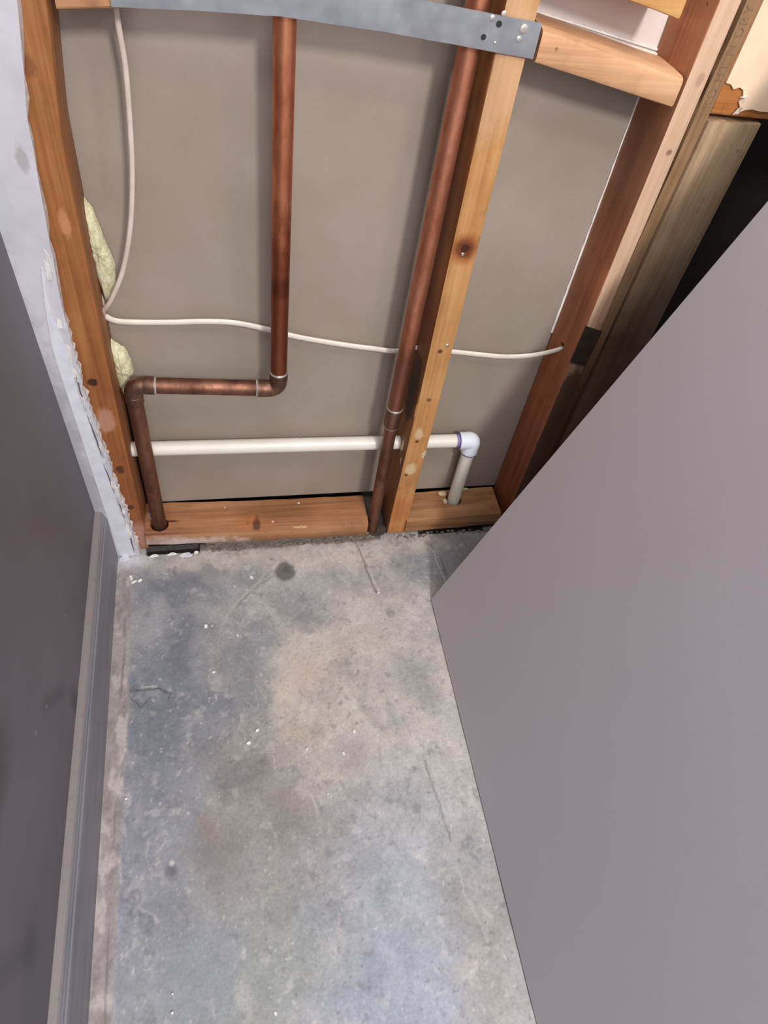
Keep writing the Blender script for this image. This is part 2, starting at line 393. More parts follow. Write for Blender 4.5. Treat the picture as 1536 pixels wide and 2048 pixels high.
# the old baseboard line along the left wall: rough pinkish adhesive band
edge = -0.2275 + 0 * X
band = np.clip((-0.205 + fw1 * .006 + wx * .006 - X) / .003, 0, 1) * np.clip((-0.02 - Y) / .01, 0, 1)
over(band, (156, 146, 144), .75)
over(np.clip((fbm(X, Y * .5, 120, 4, 31) - .5) * 6, 0, 1) * band, (118, 106, 106), .4)
over(np.clip((fbm(X, Y * .4, 90, 4, 32) - .55) * 8, 0, 1) * band, (196, 188, 182), .6)
dl = np.clip(1.4 - np.abs(X + .2145 + wx * .004) / .0013, 0, 1) * (Y < -.12); over(dl * np.clip((big - .35) * 6, 0, 1), (96, 84, 88), .7)
over(blob(255, 1125, .03, .018, 1.0, .03), (204, 204, 208), .8)          # plaster dust in the corner
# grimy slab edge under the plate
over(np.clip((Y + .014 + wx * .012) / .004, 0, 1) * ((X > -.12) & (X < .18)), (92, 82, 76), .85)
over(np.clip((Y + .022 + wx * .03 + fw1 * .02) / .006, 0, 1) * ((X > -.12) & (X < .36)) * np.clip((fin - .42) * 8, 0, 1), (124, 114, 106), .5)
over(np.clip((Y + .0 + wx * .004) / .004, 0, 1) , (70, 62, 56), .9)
gap = ((Y > -.0125 + wy * .004) & (X < -.109) & (X > -.19)) | ((Y > -.0048 + wy * .003) & (X > .245) & (X < .36))
hgt = np.where(gap, -.012, hgt); over(gap * 1.0, (40, 32, 30), 1)  # sunken gap coloured near-black, its shade put into the colour
hgt += band * (.0012 + .001 * (fin - .5)); hgt = np.where(Y > .004, -.004, hgt)
hgt = hgt * ((X > -.24) & (X < .41) & (Y > -1.29))
nx, ny = X.shape
me = bpy.data.meshes.new('floor'); verts = np.stack([X, Y, hgt], -1).reshape(-1, 3)
ii, jj = np.meshgrid(np.arange(nx - 1), np.arange(ny - 1), indexing='ij'); q = (ii * ny + jj).ravel()
faces = np.stack([q, q + ny, q + ny + 1, q + 1], -1)
me.vertices.add(len(verts)); me.vertices.foreach_set('co', verts.ravel().astype(np.float32))
me.loops.add(faces.size); me.loops.foreach_set('vertex_index', faces.ravel().astype(np.int32))
me.polygons.add(len(faces)); me.polygons.foreach_set('loop_start', (np.arange(len(faces)) * 4).astype(np.int32))
me.update(calc_edges=True)
ca = me.color_attributes.new('stain', 'FLOAT_COLOR', 'POINT')
ca.data.foreach_set('color', np.concatenate([np.clip(colr, 0, 1), np.ones(X.shape + (1,))], -1).reshape(-1).astype(np.float32))
me.polygons.foreach_set('use_smooth', np.ones(len(faces), dtype=bool))
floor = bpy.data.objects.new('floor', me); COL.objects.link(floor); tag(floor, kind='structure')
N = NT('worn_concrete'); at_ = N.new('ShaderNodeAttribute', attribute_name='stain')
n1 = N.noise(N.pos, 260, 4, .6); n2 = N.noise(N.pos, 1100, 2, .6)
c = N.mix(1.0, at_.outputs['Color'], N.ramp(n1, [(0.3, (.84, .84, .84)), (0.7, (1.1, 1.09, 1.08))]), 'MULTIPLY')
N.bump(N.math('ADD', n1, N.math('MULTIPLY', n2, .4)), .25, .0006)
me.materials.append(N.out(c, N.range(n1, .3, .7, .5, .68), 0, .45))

# ------------------------------------------------------------------ walls of the alcove
def wl(z): return -0.2415 - 0.028 * min(max(z, 0), 0.62)          # the left wall leans out of plumb by a hair
M_LEFT = None
N = NT('left_wall_paint'); n = N.noise(N.pos, 3.2, 4, .5); n2 = N.noise(N.pos, 30, 5, .6)
c = N.ramp(n, [(0.3, lin((92, 87, 93))), (0.7, lin((110, 106, 112)))])
c = N.mix(N.range(n2, .55, .75, 0, .25), c, lin4((120, 114, 116)))
def onL(px, py): return at(px, py, 0, -.247)
for (px, py, r, rgb, k) in ((0, 1560, (.1, .05, .03), (66, 60, 62), .55), (150, 1410, (.1, .012, .03), (62, 58, 60), .6), (60, 1890, (.1, .022, .018), (70, 70, 76), .6),  # first blotch paints a dark reflection in the semi-gloss wall
                            (62, 1980, (.1, .05, .03), (82, 84, 92), .5)):
    c = N.blob(c, onL(px, py), r, rgb, k, soft=.9, wob=.3, wscale=25)
a = onL(90, 1412); b = onL(125, 1382)
for t in np.linspace(0, 1, 9): c = N.blob(c, a + (b - a) * t, (.1, .008, .008), (70, 66, 70), .3, soft=1.4, wob=.1)
a = onL(0, 1950); b = onL(60, 1900)
for t in np.linspace(0, 1, 9): c = N.blob(c, a + (b - a) * t, (.1, .010, .010), (72, 70, 76), .3, soft=1.4, wob=.1)
for (px, py) in ((95, 1413), (75, 1465), (250, 1500), (130, 1230)): c = N.blob(c, onL(px, py), (.1, .0016, .003), (150, 142, 136), .8, soft=.4, wob=0)
N.bump(n2, .08, .0006); M_LEFT = N.out(c, .5, 0, .4)
bm = bmesh.new()
prof = [(0.0), .1, .2, .3, .4, .5, .62, 1.2, 2.4]
for y0, y1 in ((-2.3, -0.0),):
    f_, k_ = [], []
    for z in prof: f_.append((bm.verts.new((wl(z), y0, z)), bm.verts.new((wl(z), y1, z)))); k_.append((bm.verts.new((-.36, y0, z)), bm.verts.new((-.36, y1, z))))
    for i in range(len(prof) - 1):
        bm.faces.new((f_[i][0], f_[i][1], f_[i + 1][1], f_[i + 1][0])); bm.faces.new((k_[i][0], k_[i + 1][0], k_[i + 1][1], k_[i][1]))
        bm.faces.new((f_[i][0], f_[i + 1][0], k_[i + 1][0], k_[i][0])); bm.faces.new((f_[i][1], k_[i][1], k_[i + 1][1], f_[i + 1][1]))
    bm.faces.new((f_[0][0], k_[0][0], k_[0][1], f_[0][1])); bm.faces.new((f_[-1][0], f_[-1][1], k_[-1][1], k_[-1][0]))
tag(link_mesh('wall_left', bm, M_LEFT), kind='structure')

# baseboard: flat board with an eased, ridged top
N = NT('baseboard_paint'); n = N.noise(N.scaled((40, 8, 60)), 1, 5, .6)
sep = N.new('ShaderNodeSeparateXYZ'); N.put(sep.inputs[0], N.pos)
c = N.ramp(n, [(0.3, lin((116, 118, 126))), (0.7, lin((136, 136, 142)))])
top = N.range(N.math('ADD', sep.outputs[2], N.math('MULTIPLY', N.math('SUBTRACT', n, .5), .006)), .1075, .1092)
c = N.mix(top, c, lin4((134, 126, 126)))
c = N.mix(N.math('MULTIPLY', top, N.range(N.noise(N.pos, 120, 4), .58, .70, 0, .6)), c, lin4((112, 104, 106)))
M_BASE = N.out(c, .5, 0, .4)
bm = bmesh.new()
pr = [(-.2435, 0), (-.2275, 0), (-.2278, .012), (-.2285, .092), (-.2290, .0965), (-.2306, .0985), (-.2308, .1030), (-.2318, .1050), (-.2328, .1085), (-.2345, .1108), (-.2400, .1115), (-.2445, .1118)]
ra_ = [[bm.verts.new((x - .0025, y, z)) for (x, z) in pr] for y in (-2.2, -.9, -.6, -.3, -.013)]
for i in range(4):
    for j in range(len(pr)): k = (j + 1) % len(pr); bm.faces.new((ra_[i][j], ra_[i][k], ra_[i + 1][k], ra_[i + 1][j]))
bm.faces.new(ra_[0]); bm.faces.new(ra_[-1][::-1])
tag(link_mesh('baseboard_left', bm, M_BASE), kind='structure')

# far wall seen through the open studs: tan drywall with raw edges, paler primed sheet above it
bm = bmesh.new(); bm_box(bm, -.1765, .3885, .0605, .0725, .0392, .700); bm_box(bm, -.192, .2265, .0605, .0725, .700, 2.4)
bm_box(bm, -.192, -.1765, .0605, .0725, .300, .700)
wb = tag(link_mesh('wall_back', bm, M_TAN), kind='structure')
def ragged(x0, x1, z0, z1, y0, y1, horiz=False, amp=.0012, step=.008):
    pts = []
    if not horiz:
        zs = np.arange(z0, z1, step); pts = [(x1 + random.uniform(-amp, amp), z) for z in zs] + [(x0 + random.uniform(-amp, amp), z) for z in zs[::-1]]
    else:
        xs_ = np.arange(x0, x1, step); pts = [(x, z1 + random.uniform(-amp, amp)) for x in xs_[::-1]] + [(x, z0 + random.uniform(-amp, amp) * .4) for x in xs_]
    return pts
prism('paper_edge', ragged(.3852, .3890, .36, .70, 0, 0, amp=.0005), 'xz', .0588, .0606, M_PAPER, wb)
prism('paper_edge', ragged(-.1778, -.1758, .05, .30, 0, 0, amp=.0004), 'xz', .0592, .0606, M_PAPER, wb)
bm = bmesh.new(); bm_box(bm, .2267, .3995, .0605, .0725, .7002, 2.4)
wu = tag(link_mesh('wall_back', bm, M_UPPER), kind='structure')
prism('paper_edge', [(.20, .7325), (.397, .7005), (.397, .7035), (.20, .7355)], 'xz', .0560, .0604, M_PAPER, wu)
prism('paper_edge', [(.20, .7375), (.397, .7050), (.397, .7068), (.20, .7393)], 'xz', .0580, .0604, M_PAPER, wu)
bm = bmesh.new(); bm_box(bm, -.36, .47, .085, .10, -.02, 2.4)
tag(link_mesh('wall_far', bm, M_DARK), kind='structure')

# ------------------------------------------------------------------ lumber
L1, M1, D1 = (214, 170, 122), (196, 146, 94), (160, 106, 60)
def w3(px, py, ax=1, v=0.0): return tuple(at(px, py, ax, v))
m_left = wood('old_fir_left', (170, 120, 74), (146, 94, 52), (110, 66, 36), seed=1,
              stains=[(w3(185, 765), (.006, .02, .006), (40, 22, 16), .9), (w3(240, 940), (.005, .02, .008), (60, 30, 20), .8), (w3(210, 840), (.010, .02, .02), (196, 150, 130), .5),
                      (w3(130, 450), (.005, .02, .014), (196, 140, 100), .6), (w3(55, 130), (.006, .02, .010), (120, 72, 44), .7), (w3(262, 1015), (.005, .02, .006), (66, 30, 22), .8),
                      (w3(282, 1075), (.03, .03, .03), (188, 150, 140), .45)],
              zfade=(.25, .7, (226, 190, 178), .5))
left_stud = board('wall_stud', [(.0005, .002, 0), (.2, .0, 0), (.45, -.0005, 0), (.62, .0015, 0), (.70, .010, 0), (.76, .014, 0), (1.1, .015, 0), (2.38, .015, 0)], m_left, (-.2265, -.1875, .0005, .0590), seed=1)
tag(left_stud, 'orange-brown wall stud beside the torn white drywall strip at the left corner', 'stud')
drill(left_stud, [((-.21, .047, .397), (-.15, .047, .397), .0062), ((-.21, .040, .180), (-.15, .040, .180), .0112)])

m_mid = wood('fir_centre', (208, 162, 112), (188, 138, 86), (152, 102, 58), seed=2.3,
             stains=[(w3(822, 938), (.008, .01, .012), (214, 190, 150), .8), (w3(838, 868), (.006, .01, .010), (210, 186, 150), .7),
                     (w3(880, 703), (.003, .01, .003), (80, 44, 22), .9), (w3(858, 800), (.003, .01, .003), (90, 50, 24), .8), (w3(834, 883), (.0024, .01, .003), (80, 40, 20), .9),
                     (w3(812, 950), (.0024, .01, .003), (80, 40, 20), .9), (w3(795, 1020), (.020, .01, .03), (170, 96, 52), .45),
                     (w3(990, 130), (.05, .05, .06), (206, 172, 140), .45)],
             knots=[(w3(930, 497), .0115)], zfade=(.0, .35, (236, 196, 160), .6))
mid_stud = board('wall_stud', [(.0015, -.004, 0), (.3, 0, 0), (.72, .0005, 0), (2.38, .001, 0)], m_mid, (.1955, .2265, .0, .0592), seed=2)
tag(mid_stud, 'centre wall stud with a dark knot, pale front edge, right beside the tall copper pipe', 'stud')
# its left side gets a darker wood tone
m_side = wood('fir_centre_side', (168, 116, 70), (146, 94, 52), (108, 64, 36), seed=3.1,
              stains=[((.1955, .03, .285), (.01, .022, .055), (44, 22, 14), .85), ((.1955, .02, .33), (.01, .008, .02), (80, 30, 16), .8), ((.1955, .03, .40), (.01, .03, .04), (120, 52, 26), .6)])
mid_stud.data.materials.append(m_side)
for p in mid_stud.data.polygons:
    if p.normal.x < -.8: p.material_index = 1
drill(mid_stud, [((.18, .050, .346), (.24, .050, .3365), .0055), ((.18, .040, .176), (.24, .040, .176), .0112)])
def nail(parent, p, n=(0, -1, 0), r=.0028):
    p = Vector(p); n = Vector(n)
    return tube('nail', [p + n * -.004, p + n * .0006, p + n * .0012], [r * .5, r, r * .7], M_SOLDER, parent, seg=12, ref=(.2, .3, 1))
nail(mid_stud, w3(894, 691)); nail(mid_stud, (w3(925, 508)), r=.002)
def lump(name, c, r, mat, parent=None, seed=0, sub=3, amp=.35, fr=None):
    bm = bmesh.new(); bmesh.ops.create_icosphere(bm, subdivisions=sub, radius=1)
    for v in bm.verts:
        k = 1 + amp * noise.noise(v.co * 1.6 + Vector((seed, seed * 2, 0))) + amp * .5 * noise.noise(v.co * 4.1 + Vector((seed, 0, seed)))
        v.co = Vector((c[0] + v.co.x * k * r[0], c[1] + v.co.y * k * r[1], c[2] + v.co.z * k * r[2]))
    return link_mesh(name, bm, mat, parent, smooth=True)
M_FOAM = plain('spray_foam', (206, 184, 148), .8, .1, 120, bump=.5)
lump('foam_residue', (.1962, .021, .187), (.004, .006, .013), M_FOAM, mid_stud, 3)
lump('foam_residue', (.1962, .014, .163), (.003, .004, .011), M_FOAM, mid_stud, 4)
lump('foam_residue', (.2215, .002, .188), (.004, .003, .009), M_FOAM, mid_stud, 5)

m_right = wood('old_fir_right', (186, 128, 92), (164, 104, 70), (126, 72, 44), seed=4.2,
               stains=[((.397, .04, .62), (.01, .05, .09), (134, 98, 76), .55), (w3(1195, 100, 0, .397), (.01, .003, .005), (96, 54, 34), .8)], zfade=(.1, .75, (205, 150, 120), .45))
m_rfront = wood('fir_right_front', (222, 190, 164), (206, 170, 142), (172, 130, 100), seed=5.2,
                stains=[((.408, 0, .20), (.03, .02, .175), (72, 42, 30), .92), (w3(1320, 260), (.003, .02, .004), (110, 76, 60), .7), (w3(1338, 305), (.003, .02, .003), (110, 76, 60), .7),
                        (w3(1400, 160), (.004, .02, .006), (170, 130, 112), .6)])
right_stud = board('wall_stud', [(.0005, -.002, 0), (.4, 0, 0), (.75, -.002, 0), (2.38, -.002, 0)], m_right, (.3965, .4187, .0, .0600), seed=4, bev=.0022, skew=-.0085)
right_stud.data.materials.append(m_rfront)
for p in right_stud.data.polygons:
    if p.normal.y < -.6: p.material_index = 1
tag(right_stud, 'wide reddish-brown stud with pale pinkish front edge, the square dark mark on it', 'stud')
drill(right_stud, [((.38, .030, .3595), (.43, .030, .3595), .0062)])
M_PATCH = plain('dark_smudge', (52, 38, 28), .7, .2, 60)
pz = [w3(1172, 652), w3(1204, 662), w3(1170, 730), w3(1140, 724)]
prism('dark_mark', [(p[0], p[2]) for p in pz], 'xz', -.0014, .0008, M_PATCH, right_stud)['label'] = 'dark brown square mark'

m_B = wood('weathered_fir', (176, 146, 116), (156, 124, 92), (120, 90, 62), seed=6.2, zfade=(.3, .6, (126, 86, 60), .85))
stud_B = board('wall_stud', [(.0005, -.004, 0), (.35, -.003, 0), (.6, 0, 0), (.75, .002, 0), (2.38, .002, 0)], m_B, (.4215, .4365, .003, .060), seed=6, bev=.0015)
tag(stud_B, 'narrow weathered stud carrying a faded grade stamp, squeezed between two wider studs', 'stud')
# faded grade stamp, letters running up the board
cu = bpy.data.curves.new('grade_stamp', 'FONT'); cu.body = 'KD HT N DRY'; cu.size = .0125; cu.extrude = .00005; cu.align_x = 'CENTER'; cu.align_y = 'CENTER'; cu.space_character = 1.15
to = bpy.data.objects.new('grade_stamp', cu); COL.objects.link(to); to.location = (.4300, .00262, .722)
to.matrix_world = Matrix.Translation((.4302, .0026, .722)) @ Matrix(((0, -1, 0, 0), (0, 0, -1, 0), (1, 0, 0, 0), (0, 0, 0, 1)))
bpy.context.view_layer.update(); dg = bpy.context.evaluated_depsgraph_get()
sm = bpy.data.meshes.new_from_object(to.evaluated_get(dg)); sm.transform(to.matrix_world); bpy.data.objects.remove(to)
so = bpy.data.objects.new('grade_stamp', sm); COL.objects.link(so); so.parent = stud_B; sm.materials.clear(); sm.materials.append(plain('stamp_ink', (134, 106, 80), .8, .1, 90))

m_C = wood('jack_stud_fir', (204, 180, 152), (186, 158, 126), (150, 120, 90), seed=7.4, zfade=(.38, .64, (104, 66, 42), .85))  # browner old wood below, darkened further to paint the panel's shadow
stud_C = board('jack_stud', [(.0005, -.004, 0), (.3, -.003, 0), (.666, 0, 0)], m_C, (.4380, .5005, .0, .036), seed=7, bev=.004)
tag(stud_C, 'flat-turned short stud ending under the header board, half in shadow by the dark gap', 'stud')
# header board over the dark opening, lower strip bare, upper part still under cream paper
m_H = wood('header_fir', (206, 140, 84), (186, 118, 64), (150, 88, 46), axis='x', seed=8.1)
head = board('header_board', [(.4375, 0, 0), (.9, 0, -.012)], m_H, (.0030, .040, .6715, .86), axis='x', seed=8, bev=.003)
tag(head, 'orange header board above the dark opening, cream paper torn off its lower edge', 'board')
M_CREAM = plain('cream_paper', (238, 208, 178), .8, .04, 30, stains=[((.535, .0, .73), (.008, .02, .010), (190, 150, 130), .6)])
pts = [(.438, .87), (.438, .702), (.444, .701), (.449, .697), (.455, .699), (.460, .697), (.463, .692), (.4615, .686), (.4650, .682), (.468, .677), (.473, .679), (.480, .680), (.49, .6785), (.52, .679), (.56, .676), (.9, .66), (.9, .87)]
cp = prism('torn_paper', pts, 'xz', .0006, .0029, M_CREAM, head)
def flake(name, pts3, thick, mat, parent=None):
    bm = bmesh.new(); vs = [bm.verts.new(p) for p in pts3]; bm.faces.new(vs); bmesh.ops.triangulate(bm, faces=bm.faces[:])
    r = bmesh.ops.extrude_face_region(bm, geom=bm.faces[:]); nn = (Vector(pts3[1]) - Vector(pts3[0])).cross(Vector(pts3[2]) - Vector(pts3[0])).normalized() * thick
    for g in r['geom']:
        if isinstance(g, bmesh.types.BMVert): g.co += nn
    return link_mesh(name, bm, mat, parent)
flake('paper_curl', [(.4600, .0005, .690), (.4625, -.005, .6915), (.4665, -.007, .695), (.4660, .0005, .692)], .0006, M_PAPER, head)
flake('paper_curl', [(.4610, .0005, .674), (.4630, -.005, .677), (.4650, -.006, .683), (.4650, .0005, .681)], .0006, M_PAPER, head)

# blocking between the studs
m_n1 = wood('fir_block', (220, 178, 140), (206, 160, 120), (180, 132, 94), axis='x', seed=9.3)
m_n2 = wood('fir_block_b', (230, 186, 128), (216, 166, 106), (190, 132, 78), axis='x', seed=10.3)
m_n3 = wood('fir_block_c', (200, 150, 112), (182, 130, 92), (150, 98, 64), axis='x', seed=11.3)
blk = board('blocking', [(.2365, 0, -.0005), (.30, 0, -.0125), (.36, 0, -.024), (.3915, 0, -.030)], m_n1, (.0005, .0560, .7055, .7335), axis='x', seed=9, bev=.005)
tag(blk, 'slanted wooden block right of the metal strap end, lower of the two blocks', 'block')
blk2 = board('blocking', [(.2325, 0, .012), (.3625, 0, -.0125)], m_n2, (.0005, .0560, .7620, .7900), axis='x', seed=10, bev=.004)
tag(blk2, 'pale wooden block at the top edge of the picture above the lower slanted block', 'block')
blk3 = board('blocking', [(-.170, 0, -.0015), (-.114, 0, .0035)], m_n3, (.0005, .0560, .7175, .7480), axis='x', seed=11, bev=.003)
tag(blk3, 'short wooden block in the upper left corner, ending under the metal strap', 'block')

# bottom plates
m_p1 = wood('plate_fir', (182, 136, 98), (160, 110, 74), (124, 80, 52), axis='x', seed=12.4,
            stains=[(w3(510, 1040), (.045, .03, .02), (184, 104, 50), .45), (w3(330, 1085), (.05, .008, .02), (190, 172, 166), .6), (w3(390, 1082), (.09, .006, .014), (206, 186, 178), .75), (w3(505, 1041), (.003, .006, .003), (40, 20, 12), .95),
                    (w3(514, 1053), (.006, .02, .006), (70, 44, 30), .8), (w3(600, 1052), (.016, .004, .002), (226, 190, 140), .7), (w3(690, 1060), (.05, .006, .006), (140, 100, 70), .6),
                    ((-.150, .018, .040), (.014, .0022, .01), (60, 28, 20), .85), (w3(560, 1078), (.09, .004, .007), (120, 92, 70), .6)])
pl = board('bottom_plate', [(-.1865, 0, .0075), (-.1, 0, .0035), (.02, 0, .001), (.1560, 0, .0)], m_p1, (-.0035, .0565, .0045, .0365), axis='x', seed=12, bev=.0035, rough=.0007)
tag(pl, 'long orange bottom plate on the slab between left stud and tall pipe', 'board')
drill(pl, [((-.1655, .0125, .08), (-.1655, .0125, -.02), .0135)])
m_p2 = wood('plate_fir_b', (184, 140, 100), (162, 116, 78), (128, 86, 56), axis='x', seed=13.4,
            stains=[(w3(966, 1008), (.004, .02, .004), (110, 60, 36), .8), (w3(900, 1042), (.02, .003, .004), (130, 84, 54), .6), (w3(985, 1015), (.02, .05, .006), (188, 140, 88), .5)])
bm = bmesh.new()
pl2 = board('bottom_plate', [(.2195, 0, .0), (.30, 0, .003), (.3800, 0, .0065)], m_p2, (-.0045, .0560, .0060, .0365), axis='x', seed=13, bev=.0035, rough=.0007)
tag(pl2, 'short bottom plate of the right bay with the white plastic pipe going through it', 'board')
drill(pl2, [((.3065, .0330, .08), (.3065, .0330, -.02), .0135)])
lump('foam_residue', (.2895, .046, .041), (.007, .005, .003), M_FOAM, pl2, 8); lump('foam_residue', (.291, .030, .0405), (.004, .005, .0018), M_FOAM, pl2, 9)
lump('foam_residue', (.325, .052, .0425), (.012, .003, .003), M_FOAM, pl2, 10)

# galvanized strap across the bay
bx = [(-.128, .7225, .7505), (-.068, .7250, .7530), (.004, .7262, .7542), (.093, .7215, .7500), (.16, .7160, .7440), (.232, .7100, .7385)]
bm = bmesh.new(); rows = []
for i in range(61):
    t = i / 60; x = -.128 + .360 * t
    lo = np.interp(x, [b_[0] for b_ in bx], [b_[1] for b_ in bx]); hi = np.interp(x, [b_[0] for b_ in bx], [b_[2] for b_ in bx])
    w = .00025 * math.sin(x * 90) + .0002 * math.sin(x * 210 + 1)
    rows.append([bm.verts.new((x, y + w, z)) for (y, z) in ((-.0032, lo + .0003), (-.0036, (lo + hi) / 2), (-.0032, hi - .0003), (-.0018, hi), (-.0018, lo))])
for i in range(60):
    for j in range(5): bm.faces.new((rows[i][j], rows[i][(j + 1) % 5], rows[i + 1][(j + 1) % 5], rows[i + 1][j]))
bm.faces.new(rows[0]); bm.faces.new(rows[-1][::-1])
strap = link_mesh('metal_strap', bm, M_GALV, smooth=True, sharp=40)
tag(strap, 'long grey galvanized steel strap nailed across the studs in front of the copper pipes', 'strap')
M_HOLE = plain('punched_hole', (40, 38, 40), .7, .1, 60)
for (px, py, r) in ((998, 48, .0030), (967, 74, .0026)):
    p = w3(px, py, 1, -.0036); tube('punched_hole', [(p[0], -.0030, p[2]), (p[0], -.00385, p[2])], r * .9, M_HOLE, strap, seg=16, ref=(0, 0, 1))
for (px, py, r) in ((985, 36, .0030), (1048, 58, .0045), (1038, 78, .0030), (1008, 28, .0030), (990, 86, .0018)):
    p = w3(px, py, 1, -.0036); tube('nail_head', [(p[0], -.0030, p[2]), (p[0], -.0038, p[2]), (p[0], -.0042, p[2])], [r * .85, r * .8, r * .5], M_SOLDER, strap, seg=16, ref=(0, 0, 1))

# ------------------------------------------------------------------ plumbing
def arc(c, u, v, r, n=10):      # quarter bend about c from +u to +v
    c, u, v = Vector(c), Vector(u), Vector(v)
    return [c + u * r * math.cos(t) + v * r * math.sin(t) for t in np.linspace(0, math.pi / 2, n)]
pr_ = .0102
def empty(name, loc):
    e = bpy.data.objects.new(name, None); COL.objects.link(e); e.location = loc; e.empty_display_size = .02; return e
def under(o, e):
    o.parent = e; o.matrix_parent_inverse = Matrix.Translation(-Vector(e.location)); return o
E1 = empty('copper_pipe', (-.1655, .0125, 0)); tag(E1, 'copper pipe that jogs left above the white pipe and drops beside the left stud', 'pipe')
A = Vector((.0103, .015, .3075)); B = Vector((-.1685, .015, .3180)); Dn = Vector((-.1650, .0125, .013)); T1 = Vector((.0098, .015, 2.38))
T1x = Vector((.0098, .015, .72)); dB = (B - A).normalized(); dD = (Dn - B).normalized(); up = Vector((0, 0, 1))
under(tube('riser', [A + up * .012, T1x, T1], pr_, M_COPPER, None, seg=32), E1)
under(tube('cross_run', [A + dB * .012, B - dB * .012], pr_, M_COPPER_DULL, None, seg=32), E1)
under(tube('drop', [B + dD * .012, Dn], pr_, M_COPPER_DULL, None, seg=32), E1)
def bend(corner, d1, d2, r, rp, L):
    """elbow fitting: straight cup, quarter bend, straight cup"""
    p0 = corner + d1 * r; p1 = corner + d2 * r
    pts = [corner + d1 * L, corner + d1 * (r + .0005)]
    for t in np.linspace(0, 1, 12): pts.append(p0 * (1 - t) ** 2 + corner * 2 * t * (1 - t) + p1 * t * t)
    pts += [corner + d2 * (r + .0005), corner + d2 * L]
    return pts
def rlist(pts, r):
    r = r * 1.06
    return [r] + [r] + [r * .96] * (len(pts) - 4) + [r] + [r]
for (c_, d1, d2, mk) in ((A, up, dB, 1), (B, -dB, dD, 2)):
    pts = bend(c_, d1, d2, .015, .0, .0270)
    e = under(tube('elbow', pts, rlist(pts, .0108), M_FITTING, None, seg=32, ref=(0, 1, .001)), E1)
    for d in (d1, d2):
        q = c_ + d * .0270
        under(tube('solder_ring', [q - d * .0008, q + d * .0003, q + d * .0020], [.0115, .0112, .0103], M_SOLDER if (mk == 1 or d is d1) else M_FITTING, None, seg=28, ref=(0, 1, .01)), E1)
E2 = empty('copper_pipe', (.168, .008, 0)); tag(E2, 'tall straight copper pipe running down the left side of the centre stud into the slab', 'pipe')
top2 = Vector((.1765, .0165, .72)); cp2 = Vector(w3(786, 834, 1, .011)); bot2 = Vector((.1665, .0062, -.012)); dv = (top2 - cp2).normalized(); dw = (bot2 - cp2).normalized()
under(tube('riser', [cp2 + dv * .010, top2, top2 + (top2 - cp2) * 3.6], .0102, copper('copper_riser', (224, 154, 122), (178, 110, 82), .42, stains=[(cp2 + dv * .02, (.05, .05, .10), (112, 74, 60), .7)]), None, seg=32), E2)
under(tube('lower_pipe', [cp2 + dw * .006, bot2], .0090, M_COPPER_DULL, None, seg=32), E2)
under(tube('coupling', [cp2 + dv * .0165, cp2 + dv * .015, cp2 - dv * .0135, cp2 - dv * .0165], [.0106, .0114, .0114, .0100], M_FITTING, None, seg=32), E2)
q = cp2 + dv * .0172; under(tube('solder_ring', [q - dv * .001, q, q + dv * .0012], [.0112, .0109, .0103], M_SOLDER, None, seg=28), E2)
q = cp2 - dv * .0175; under(tube('solder_ring', [q + dv * .001, q, q - dv * .0014], [.0104, .0100, .0091], M_SOLDER, None, seg=28), E2)

E3 = empty('plastic_pipe', (.3065, .033, 0)); tag(E3, 'white plastic water pipe running low across both bays and down through the right plate', 'pipe')
py_ = .0400; K = Vector((.3085, py_ - .003, .1760)); D3 = Vector((.3065, .0330, -.02)); dd = (D3 - K).normalized(); lf = (Vector((-.2, py_, .1800)) - K).normalized()
under(tube('cross_run', [K + lf * .010, Vector((-.2, py_, .1800))], .0104, M_PVC, None, seg=32), E3)
under(tube('drop', [K + dd * .010, D3], .0104, M_PVC, None, seg=32), E3)
pts = [K + lf * .021, K + lf * .012]
for t in np.linspace(0, 1, 10): pts.append((K + lf * .009) * (1 - t) ** 2 + (K + (-lf - dd) * .0015) * 2 * t * (1 - t) + (K + dd * .009) * t * t)
pts += [K + dd * .012, K + dd * .022]
under(tube('elbow', pts, [.0136] * len(pts), M_PVC_FIT, None, seg=32, ref=(0, 1, .001)), E3)
under(tube('primer_ring', [K + lf * .0205, K + lf * .0265], .01055, M_PRIMER, None, seg=28), E3)
under(tube('primer_ring', [K + dd * .0215, K + dd * .0275], .01055, M_PRIMER, None, seg=28), E3)
under(tube('primer_ring', [K + lf * .0200, K + lf * .0215], [.0137, .0131], M_PRIMER, None, seg=28), E3)

# cables
hp = [(-.205, .048, .397), (-.190, .048, .3945)] + [w3(px, py, 1, .050) for (px, py) in ((240, 643), (330, 645), (400, 643), (450, 644), (490, 649), (540, 660), (600, 675), (690, 690), (745, 697), (790, 702))] + \
     [(.185, .050, .3440), (.2100, .050, .3415), (.2370, .050, .3375)] + [w3(px, py, 1, .048) for (px, py) in ((930, 706), (1000, 713), (1050, 712))] + [w3(1090, 706, 1, .040), w3(1125, 697, 1, .032), (.410, .030, .3600)]
ch = tube('cable', smooth_path(hp, 6), .0020, M_CABLE, rb=.0020, seg=14)
bpy.data.objects.remove(ch)
bm = bmesh.new(); bm_tube(bm, smooth_path(hp, 6), .0038, .0022, 16, (0, 1, 0)); ch = link_mesh('cable', bm, M_CABLE, smooth=True)
tag(ch, 'white electrical cable sagging sideways behind the copper pipes and through the centre stud', 'cable')
vp = [(-.1265, .034, .80), (-.1268, .032, .74)] + [w3(px, py, 1, .030) for (px, py) in ((232, 20), (240, 70), (250, 130), (258, 220), (264, 330), (263, 420), (256, 490), (243, 550), (222, 600))] + [w3(207, 622, 1, .036), (-.1900, .0420, .4000), (-.203, .045, .3985)]
